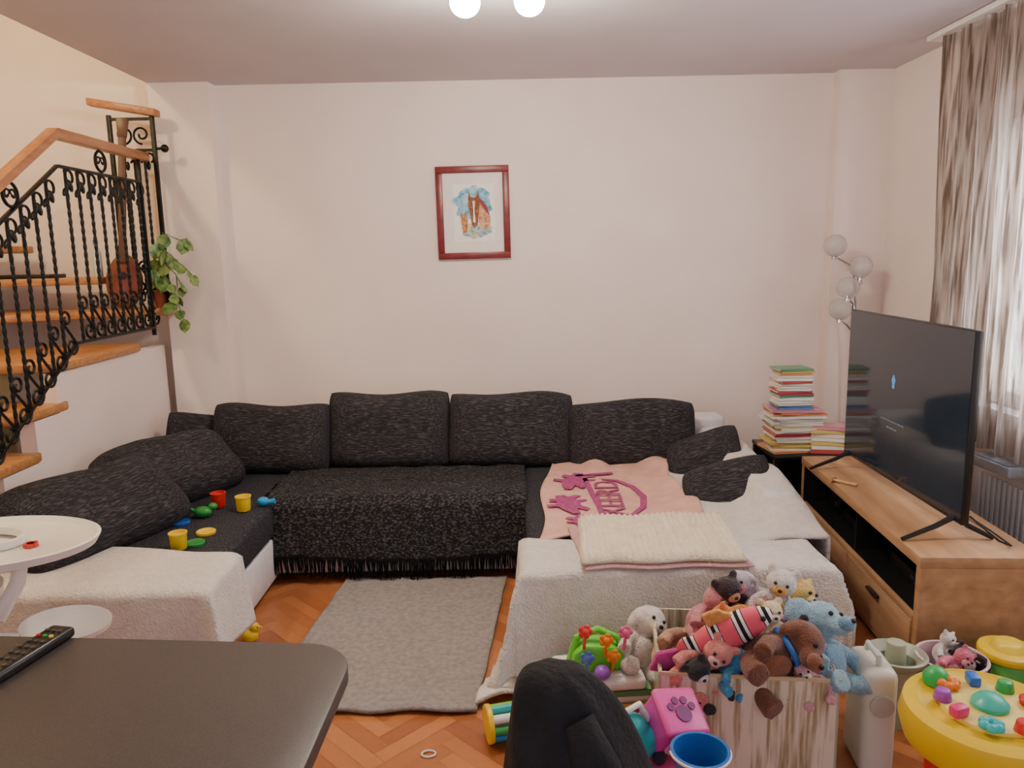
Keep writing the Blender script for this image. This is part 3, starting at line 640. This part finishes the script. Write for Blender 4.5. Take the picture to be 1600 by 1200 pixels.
# ---------------------------------------------------------------- dining table
tb=thing('dining_table','dark brown laminate table with rounded corners','table',(-1.0,1.0,0))
x1,y1,r=-.345,1.60,.12
pts=[(-1.9,.2),(x1-.03,.2)]+[(x1-r+r*math.cos(a),y1-.05-r+r*math.sin(a)) for a in [i*pi/2/14 for i in range(15)]]+[(-1.9,y1+.075)]
b=BM(); prism(b,pts,.034,loc=(0,0,.715),bev=.004); fin('top',b,M_table,tb,world=True)
for x,y in ((-.62,1.2),(-1.75,1.3),(-.62,.4),(-1.75,.4)):
    b=BM(); bb(b,x-.03,x+.03,y-.03,y+.03,0,.714,bev=.004); fin('leg',b,M_tedge,tb,world=True)
rm=thing('remote_control','black remote control with coloured buttons on table','remote control',(-1.035,1.50,.7495),(0,0,R(-12)))
b=BM(); bb(b,-.03,.03,-.11,.11,0,.024,bev=.009,seg=3); fin('case',b,M_blackpl,rm)
for i in range(7):
    for j in range(3):
        b=BM(); cyl(b,.0048,.0045,.004,(-.016+.016*j,-.065+.024*i,.0255),n=12)
        fin('button',b,plas(70,70,74) if i!=5 else [plas(200,40,40),plas(50,160,70),plas(230,200,60)][j],rm)
# ---------------------------------------------------------------- high chair
hc=thing('high_chair','white plastic high chair with round tray','high chair',(-1.62,2.25,0))
b=BM(); lathe(b,[(0,.70),(.19,.70),(.225,.71),(.235,.735),(.228,.738),(.212,.722),(0,.718)],n=48,sc=(1.40,.98,1)); fin('tray',b,M_white,hc)
b=BM(); lathe(b,[(.085,.722),(.105,.722),(.108,.745),(.100,.748),(.088,.73)],n=36,loc=(-.02,.0,0),sc=(1.2,.8,1)); fin('bowl_ring',b,M_white,hc)
b=BM(); tube(b,[(.12,-.03,.70),(.11,-.05,.62),(.08,-.10,.54),(-.12,-.14,.50)],[.02,.022,.026,.03],n=12); tube(b,[(-.22,-.03,.70),(-.24,-.05,.62),(-.26,-.10,.54)],[.02,.022,.026],n=12); fin('tray_bracket',b,M_white,hc)
b=BM(); lathe(b,[(0,.46),(.16,.47),(.19,.52),(.2,.60),(.19,.60),(.17,.53),(.14,.50),(0,.49)],n=32,loc=(-.14,-.1,0)); fin('seat',b,M_white,hc)
b=BM(); lathe(b,[(0,0),(.10,.0),(.125,.012),(.13,.03),(.12,.028),(.10,.018),(0,.016)],n=32,loc=(.18,.05,.41),rot=(.2,0,0),sc=(1.1,.7,1)); tube(b,[(.06,.0,.41),(-.04,-.08,.46)],.018,n=10); fin('footrest',b,M_white,hc)
for x,y in ((-.3,-.3),(.0,-.34),(-.32,.12),(.02,.14)):
    b=BM(); tube(b,[(-.14+(x+.14)*.4,-.1+(y+.1)*.4,.48),(x-.02,y,0.01)],[.02,.016],n=12); fin('leg',b,plas(210,210,212),hc)
b=BM()
for a in range(5): cyl(b,.010,.010,.01,(.012*math.cos(a*1.257),.012*math.sin(a*1.257),.005),n=14)
cyl(b,.011,.011,.010,(0,0,.005),n=14); tag(fin('dough_flower',b,PR,loc=(-1.475,2.23,.7225)),'small red flower dough shape on tray','toy')
# ---------------------------------------------------------------- chair with jacket
ch=thing('dining_chair','dining chair hidden beneath a dark jacket','chair',(.12,1.12,0),(0,0,0))
b=BM(); bb(b,-.2,.2,-.22,.18,.39,.43,bev=.015); fin('seat',b,M_tedge,ch)
for x in (-.17,.17):
    for y in (-.17,.15):
        b=BM(); cyl(b,.015,.02,.39,(x,y,.195),n=12); fin('leg',b,M_tedge,ch)
b=BM(); bb(b,-.07,.03,.155,.18,.50,.76,bev=.012)
for x in (-.07,.05): bb(b,x-.012,x+.012,.155,.18,.42,.62)
fin('backrest',b,M_tedge,ch)
jk=thing('jacket','black jacket draped over chair back','jacket',(.12,1.28,.45))
b=BM(); n=40
rings=[]
for k,(z,rx,ry,cx,cy) in enumerate(((.44,.165,.13,.01,0),(.56,.15,.125,.005,0),(.66,.130,.11,-.003,0),(.74,.108,.095,-.016,0),(.79,.088,.078,-.03,0),(.822,.066,.055,-.038,0),(.838,.035,.025,-.042,0))):
    rings.append([b.verts.new((.105+cx+rx*math.cos(2*pi*i/n)*(1+.05*math.sin(5*2*pi*i/n+k*.5)),1.28+cy+ry*math.sin(2*pi*i/n)*(1+.08*math.sin(7*2*pi*i/n+k*.4)),z)) for i in range(n)])
for a,c in zip(rings,rings[1:]):
    for i in range(n): b.faces.new((a[i],a[(i+1)%n],c[(i+1)%n],c[i]))
b.faces.new(rings[-1])
bo=fin('jacket_body',b,M_cloth,jk,world=True,ang=180); md=bo.modifiers.new('s','SUBSURF'); md.levels=2; md.render_levels=2
b=BM(); tube(b,[(.10,1.21,.775),(.13,1.185,.70),(.155,1.175,.60),(.165,1.18,.46)],[.03,.043,.046,.045],n=14); fin('sleeve',b,M_cloth,jk,world=True,ang=180)
# ---------------------------------------------------------------- plush helpers
def rem(o,v=.006,sm=3):
    m=o.modifiers.new('r','REMESH'); m.mode='VOXEL'; m.voxel_size=v; m.use_smooth_shade=True
    s=o.modifiers.new('sm','SMOOTH'); s.factor=.6; s.iterations=sm
def plush(nm,label,loc,rot,s,cb,c2,ear='round',snout=0.0,collar=None,cat='soft toy'):
    t=thing(nm,label,cat,loc,rot,'soft toys in the box'); A=fur(*cb); B=fur(*c2)
    b=BM()
    sph(b,(.055*s,.048*s,.062*s),(0,0,0)); sph(b,(.05*s,.046*s,.045*s),(0,-.012*s,.092*s))
    for x in (-1,1):
        tube(b,[(x*.035*s,-.01*s,.035*s),(x*.07*s,-.035*s,.01*s),(x*.078*s,-.06*s,-.015*s)],[.02*s,.019*s,.023*s],n=10)
        tube(b,[(x*.03*s,-.015*s,-.04*s),(x*.05*s,-.06*s,-.05*s),(x*.055*s,-.09*s,-.045*s)],[.024*s,.023*s,.028*s],n=10)
        if ear=='round': sph(b,(.018*s,.01*s,.018*s),(x*.038*s,-.005*s,.132*s),n=12)
        elif ear=='flop': sph(b,(.014*s,.02*s,.036*s),(x*.05*s,-.01*s,.085*s),(0,x*-.3,0),n=12)
        elif ear=='long': sph(b,(.014*s,.009*s,.045*s),(x*.022*s,0,.16*s),(0,x*.25,0),n=12)
        elif ear=='big': sph(b,(.040*s,.012*s,.042*s),(x*.062*s,.0,.10*s),(0,0,x*.5),n=14)
    if snout: sph(b,(.024*s,.045*s*snout,.024*s),(0,-.05*s,.08*s),(.4,0,0),n=14)
    rem(fin('body',b,A,t,ang=180),.0055*max(s,.8))
    b=BM(); yy=-.05*s-(.035*s*snout if snout else 0); sph(b,(.024*s,.018*s,.018*s),(0,yy,.080*s),n=14); m=fin('muzzle',b,B,t)
    b=BM(); sph(b,(.008*s,.006*s,.006*s),(0,yy-.017*s,.085*s),n=10); fin('nose',b,M_blackpl,t)
    for x in (-1,1):
        b=BM(); sph(b,.0058*s,(x*.019*s,-.055*s,.103*s),n=10); fin('eye',b,M_blackpl,t)
    b=BM(); sph(b,(.036*s,.012*s,.042*s),(0,-.042*s,-.0),n=14); fin('belly',b,B,t)
    if collar:
        b=BM(); tube(b,[(.044*s*math.cos(a),-.005*s+.042*s*math.sin(a),.052*s) for a in [2*pi*i/20 for i in range(20)]],.007*s,n=8,closed=True); fin('collar',b,plas(*collar),t)
    return t
# storage box
bx=thing('storage_box','cardboard box covered with bark-print foil, full of soft toys','box',(.695,2.26,0),(0,0,R(-7)))
mb=mat('bark_print',S(226,220,200),.3,c2=S(160,146,108),scale=1,stretch=(60,60,4.5),lo=.46,hi=.66,coat=.5,detail=5)
b=BM(); W,D,Hh=.255,.21,.35
for (x0,x1,y0,y1) in ((-W,W,-D,-D+.008),(-W,W,D-.008,D),(-W,-W+.008,-D,D),(W-.008,W,-D,D)): bb(b,x0,x1,y0,y1,0,Hh)
bb(b,-W,W,-D,D,0,.008); fin('body',b,mb,bx,ang=30)
b=BM(); bb(b,-W-.003,W+.003,-D-.003,-D+.001,Hh-.008,Hh+.003); bb(b,-W-.003,-W+.001,-D,D,Hh-.008,Hh+.003); bb(b,W-.001,W+.003,-D,D,Hh-.008,Hh+.003); fin('rim_tape',b,plas(206,190,150),bx)
P=plush
P('plush_dog','brown plush dog with blue collar lying on the pile',(.735,2.11,.375),(.35,1.1,.5),1.3,(124,76,56),(150,96,70),'flop',.8,(50,120,200))
P('plush_elephant','light blue plush elephant at the box edge',(.925,2.17,.325),(-.45,.35,.5),1.3,(150,186,206),(120,160,190),'big',.9)
P('plush_bear','small cream plush bear sitting on the pile',(.765,2.17,.42),(-.1,0,.1),.75,(232,214,180),(240,228,200),'round')
P('plush_duck','white and blue plush duck on top',(.83,2.31,.44),(0,.2,-.4),.95,(232,226,222),(236,180,70),'round')
P('plush_monkey','dark brown plush monkey at the back',(.69,2.33,.425),(.1,-.3,.3),.9,(50,38,40),(214,160,130),'round')
P('plush_bear','small pink plush bear half buried in the pile',(.545,2.13,.345),(.2,.7,-.2),.9,(232,150,140),(240,190,190),'round')
P('plush_panda','black and white plush panda by box edge',(.565,2.11,.305),(.3,-.6,.0),.75,(40,40,46),(236,236,236),'round')
P('plush_bird','bright blue plush bear near box rim',(.62,2.09,.33),(.2,.6,.6),.62,(70,160,216),(240,240,240),'round')
P('plush_rabbit','pink and white plush rabbit by the rim',(.865,2.07,.31),(.1,-.5,-.3),.62,(236,178,186),(250,236,236),'long')
P('plush_cat','dusty pink plush cat behind the fish',(.59,2.30,.40),(.1,.6,.5),.9,(214,140,150),(240,220,200),'round')
P('plush_sheep','lilac-white plush sheep on top of the pile',(.765,2.35,.44),(.0,-.6,-.2),.85,(206,196,210),(236,150,170),'flop')
P('plush_bear','yellow and tan plush bear at the back of the box',(.885,2.34,.38),(.0,.5,.6),1.0,(222,190,110),(236,220,170),'round')
P('plush_bear','tan plush bear deep in the box',(.51,2.30,.31),(.1,.9,.2),1.1,(200,160,130),(236,206,186),'round')
P('plush_bear','red plush bear in the middle of the pile',(.69,2.23,.345),(.1,.8,.2),1.2,(186,70,70),(230,190,190),'round')
P('plush_mouse','grey plush mouse between the larger toys',(.815,2.20,.385),(.2,.9,-.5),.85,(60,56,66),(180,120,150),'round')
P('plush_bear','orange plush lion cub on the pile',(.655,2.25,.42),(.3,-.9,.6),.8,(226,140,60),(240,200,140),'round')
P('plush_owl','lilac plush bear lying across the pile',(.82,2.24,.40),(.5,-1.2,.3),.8,(170,140,196),(236,200,220),'round')
P('plush_bear','white and pink plush bear beside the brown dog',(.66,2.12,.36),(.4,-.9,-.4),.7,(240,224,222),(230,120,150),'round')
P('plush_dog','fluffy white plush dog beside the box',(.405,2.42,.235),(-.3,.55,.25),1.15,(240,232,224),(226,214,204),'flop',.3)
# striped plush fish
mfz=bpy.data.materials.new('striped_fish'); mfz.use_nodes=True; nt=mfz.node_tree; pb=nt.nodes['Principled BSDF']; pb.inputs['Roughness'].default_value=.9
tc=nt.nodes.new('ShaderNodeTexCoord'); wv=nt.nodes.new('ShaderNodeTexWave'); wv.inputs['Scale'].default_value=4.0; wv.inputs['Distortion'].default_value=.6; wv.bands_direction='X'
cr=nt.nodes.new('ShaderNodeValToRGB'); cr.color_ramp.interpolation='CONSTANT'; el=cr.color_ramp.elements; el[0].color=(*S(236,100,120),1); el[1].position=.60; el[1].color=(*S(20,20,24),1)
e=el.new(.70); e.color=(*S(240,236,236),1); e=el.new(.95); e.color=(*S(20,20,24),1)
nt.links.new(tc.outputs['Object'],wv.inputs[0]); nt.links.new(wv.outputs['Fac'],cr.inputs[0]); nt.links.new(cr.outputs[0],pb.inputs['Base Color'])
fs=thing('plush_fish','long striped pink, white and black plush fish lying on pile','soft toy',(.63,2.12,.455),(.2,-.50,-.1),'soft toys in the box')
b=BM(); sph(b,(.14,.04,.054)); sph(b,(.04,.015,.05),(-.13,0,0)); rem(fin('body',b,mfz,fs,ang=180),.005,4)
b=BM(); prism(b,[(0,.01),(-.10,.04),(-.15,.0),(-.09,-.05),(0,-.01)],.02,loc=(-.12,.01,0),rot=(pi/2,0,0),bev=.006); fin('tail',b,fur(200,60,150),fs)
b=BM(); prism(b,[(-.05,0),(.04,0),(.0,.05),(-.05,.055)],.016,loc=(0,.008,.04),rot=(pi/2,0,0),bev=.005); fin('dorsal_fin',b,fur(240,170,90),fs)
b=BM(); sph(b,.008,(.105,-.026,.012),n=10); fin('eye',b,M_blackpl,fs)
# books + baby walker activity toy
z=.0
for k in range(8):
    book(.31-.01*(k%3),.25,.021,plas(*bc[(k*5+2)%12]),(.27+rb.uniform(-.01,.01),2.40,z),rb.uniform(-.06,.06)+.1,'picture books on the floor'); z+=.0215
aw=thing('activity_walker','white and green baby activity toy with spinning flowers','toy',(.265,2.36,z+.001),(0,0,.1)); aw.scale=(1.15,1.15,1.15)
b=BM(); bb(b,-.125,.125,-.085,.085,0,.035,bev=.014,seg=3); fin('base',b,M_white,aw)
PGr=plas(110,214,60)
b=BM(); prism(b,[(-.085,0),(.085,0),(.075,.05),(.04,.075),(-.04,.085),(-.075,.06)],.08,loc=(0,.045,.035),rot=(pi/2,0,0),bev=.014); tube(b,[(-.08,0,.06),(-.06,0,.13),(.0,0,.15),(.06,0,.12),(.08,0,.06)],.011,n=10); fin('body',b,PGr,aw)
for (x,zz,c) in ((-.045,.17,(230,60,60)),(.015,.14,(250,140,30)),(.07,.16,(240,110,160)),(.035,.09,(250,150,40)),(-.04,.09,(90,120,200))):
    b=BM(); sph(b,(.012,.010,.012),(x,-.05,zz),n=12); tube(b,[(x,-.03,zz-.06),(x,-.045,zz-.02)],.005,n=8)
    for a in range(5): sph(b,(.009,.005,.009),(x+.013*math.cos(a*1.257),-.048,zz+.013*math.sin(a*1.257)),n=10)
    fin('flower',b,plas(*c),aw)
b=BM(); sph(b,(.024,.024,.02),(.0,-.06,.05),n=16); fin('button',b,plas(150,90,200),aw)
# pink crate, sorter, teal toy, bucket
cr_=thing('toy_crate','pink plastic toy crate on the floor','crate',(.36,1.86,0))
b=BM(); bb(b,-.17,.17,-.14,.14,0,.17,bev=.02,seg=3); fin('body',b,plas(226,70,130),cr_)
b=BM(); bb(b,-.175,.175,-.145,.145,.165,.18,bev=.006); fin('lid',b,plas(238,90,150),cr_)
so=thing('shape_sorter','pink and purple shape sorter cube with paw print','toy',(.425,1.955,.272),(.55,.18,.35))
b=BM(); bb(b,-.064,.064,-.064,.064,-.066,.062,bev=.016,seg=3); fin('body',b,plas(206,80,180),so)
b=BM(); bb(b,-.068,.068,-.068,.068,.045,.070,bev=.012,seg=3); fin('lid',b,plas(238,90,180),so)
b=BM(); cyl(b,.024,.024,.004,(0,-.012,.072),n=20)
for a in (.5,1.2,1.94,2.64): cyl(b,.011,.011,.004,(.038*math.cos(a),-.010+.038*math.sin(a),.072),n=14)
fin('paw_print',b,plas(120,30,110),so)
b=BM(); cyl(b,.04,.04,.004,(0,-.0655,-.01),(pi/2,0,0),n=24); fin('front_ring',b,plas(250,220,240),so)
te=thing('toy_car','teal rounded toy vehicle with handle','toy',(.315,1.93,.18),(0,0,.5))
b=BM(); sph(b,(.085,.06,.05),(0,0,.055)); sph(b,(.05,.045,.045),(-.01,0,.095)); rem(fin('body',b,plas(40,180,180),te,ang=180),.006,4)
b=BM(); tube(b,[(-.06,0,.09),(-.04,0,.15),(.02,0,.16),(.06,0,.09)],.009,n=10); fin('handle',b,M_white,te)
for x in (-.05,.05):
    for y in (-.055,.055):
        b=BM(); cyl(b,.022,.022,.016,(x,y,.022),(pi/2,0,0),n=20,bev=.003); fin('wheel',b,plas(40,50,60),te)
bk=thing('toy_bucket','blue plastic bucket with white handle','bucket',(.465,1.79,.18))
b=BM(); lathe(b,[(0,0),(.052,0),(.070,.112),(.076,.114),(.076,.124),(.068,.124),(.05,.006),(0,.006)],n=40); fin('pail',b,plas(40,110,190),bk)
b=BM(); tube(b,[(.076*math.cos(a),.076*math.sin(a)-.0,.119) for a in [pi+pi*i/16 for i in range(17)]],.004,n=8); fin('handle',b,M_white,bk)
ro=thing('roller_toy','rolling drum toy with yellow ends and coloured bars','toy',(-.03,2.30,0),(0,0,R(14)))
for x in (-.07,.07):
    b=BM(); cyl(b,.062,.062,.018,(x,0,.062),(0,pi/2,0),n=36,bev=.004); fin('end_disc',b,PY,ro)
cs=[(240,240,236),(120,200,60),(40,170,170),(240,240,236),(60,160,80),(40,140,200),(240,200,30),(240,240,236)]
for i in range(8):
    a=2*pi*i/8; b=BM(); cyl(b,.014,.014,.13,(0,.045*math.cos(a),.062+.045*math.sin(a)),(0,pi/2,0),n=12); fin('bar',b,plas(*cs[i]),ro)
b=BM(); tube(b,[(.022*math.cos(a),.016*math.sin(a),.004) for a in [2*pi*i/24 for i in range(24)]],.003,n=8,closed=True); tag(fin('plastic_ring',b,M_white,loc=(-.29,2.22,0)),'small white plastic ring on parquet','toy')
b=BM(); sph(b,(.035,.03,.03),(0,0,.03)); sph(b,(.022,.02,.022),(.02,0,.065)); cyl(b,.008,.002,.02,(.045,0,.065),(0,pi/2,0),n=10)
yd=thing('rubber_duck','small yellow rubber duck on the floor','toy',(-1.11,2.98,0)); rem(fin('body',b,PY,yd,ang=180),.003,3)
b=BM(); sph(b,.003,(.036,-.012,.07),n=8); fin('eye',b,M_blackpl,yd)
# toy case, pot, bin, drum
tc_=thing('toy_case','tall off-white rounded plastic toy case','toy case',(1.075,2.15,0),(0,0,-.1))
b=BM(); bb(b,-.05,.05,-.09,.09,0,.345,bev=.03,seg=4); fin('body',b,plas(214,212,200),tc_)
b=BM(); cyl(b,.035,.035,.010,(0,-.092,.24),(pi/2,0,0),n=28,bev=.003); fin('latch',b,plas(190,190,182),tc_)
b=BM(); tube(b,[(0,-.05,.34),(0,-.045,.37),(0,.045,.37),(0,.05,.34)],.008,n=10); fin('handle',b,plas(200,200,190),tc_)
bs=thing('toy_pot','grey-green plastic pot with wide rim','pot',(1.255,2.36,0))
b=BM(); lathe(b,[(0,0),(.06,0),(.068,.20),(.095,.225),(.098,.24),(.09,.243),(.062,.215),(.055,.02),(0,.02)],n=36); fin('body',b,plas(160,168,146),bs)
b=BM(); cyl(b,.034,.03,.09,(0,0,.235),n=24,bev=.004); bb(b,-.004,.004,-.004,.004,.02,.2); fin('insert',b,plas(176,184,160),bs)
bi=thing('toy_bin','clear pink toy bin holding soft toys','bin',(1.43,2.34,0))
b=BM(); lathe(b,[(0,0),(.085,0),(.105,.23),(.11,.235),(.10,.235),(.08,.01),(0,.01)],n=36); fin('body',b,plas(226,190,200),bi)
P('plush_bear','pink plush toy inside toy bin',(1.395,2.30,.225),(.2,.8,.1),.62,(226,120,150),(240,180,190),'round')
P('plush_panda','black and white plush toy inside toy bin',(1.465,2.33,.22),(.2,-.6,.1),.62,(30,30,34),(236,236,236),'round')
P('plush_bear','white plush toy inside toy bin',(1.43,2.40,.215),(.0,.4,.4),.55,(236,232,228),(226,226,226),'round')
yt=thing('toy_drum','yellow and green plastic toy drum','toy',(1.63,2.36,.0))
b=BM(); cyl(b,.085,.085,.22,(0,0,.11),n=36,bev=.01); fin('body',b,plas(90,180,80),yt)
b=BM(); cyl(b,.093,.093,.03,(0,0,.235),n=36,bev=.01); fin('top_rim',b,PY,yt)
b=BM(); cyl(b,.093,.093,.03,(0,0,.03),n=36,bev=.01); fin('bottom_rim',b,PY,yt)
b=BM(); cyl(b,.06,.04,.03,(0,0,.26),n=30,bev=.008); fin('knob',b,plas(244,214,60),yt)
# activity table
ac=thing('activity_table','round yellow toddler activity table with colourful buttons','toy table',(1.235,1.84,0))
b=BM(); lathe(b,[(0,.25),(.16,.25),(.20,.27),(.214,.32),(.204,.366),(.175,.378),(.160,.366),(0,.366)],n=56); fin('ring',b,PY,ac)
b=BM(); lathe(b,[(0,.366),(.12,.366),(.118,.376),(0,.378)],n=40); fin('panel',b,plas(240,220,120),ac)
for i in range(3):
    a=i*2.094+.5; b=BM(); cyl(b,.022,.02,.26,(.12*math.cos(a),.12*math.sin(a),.13),n=18); fin('leg',b,[plas(60,150,210),plas(220,60,60),plas(80,180,80)][i],ac)
cc=[(220,50,50),(50,170,90),(50,110,210),(240,130,40),(160,80,190),(230,60,130),(60,190,200)]
for i in range(9):
    a=i*.698; RR=.11; c=cc[i%7]; b=BM()
    if i%3==0:
        for q in range(6): sph(b,(.014,.014,.012),(RR*math.cos(a)+.018*math.cos(q*1.047),RR*math.sin(a)+.018*math.sin(q*1.047),.387),n=10)
    elif i%3==1: cyl(b,.024,.018,.03,(RR*math.cos(a),RR*math.sin(a),.39),n=20,bev=.004)
    else: box(b,(.045,.03,.03),(RR*math.cos(a),RR*math.sin(a),.39),(0,0,a),bev=.007)
    fin('button',b,plas(*c),ac)
b=BM(); lathe(b,[(.045,.378),(.045,.388),(.03,.405),(0,.412)],n=30); fin('dome',b,plas(60,190,170),ac)
b=BM(); lathe(b,[(.035,.37),(.035,.39),(.02,.41),(0,.415)],n=30,loc=(-.07,.13,0)); fin('dome',b,plas(50,180,90),ac)
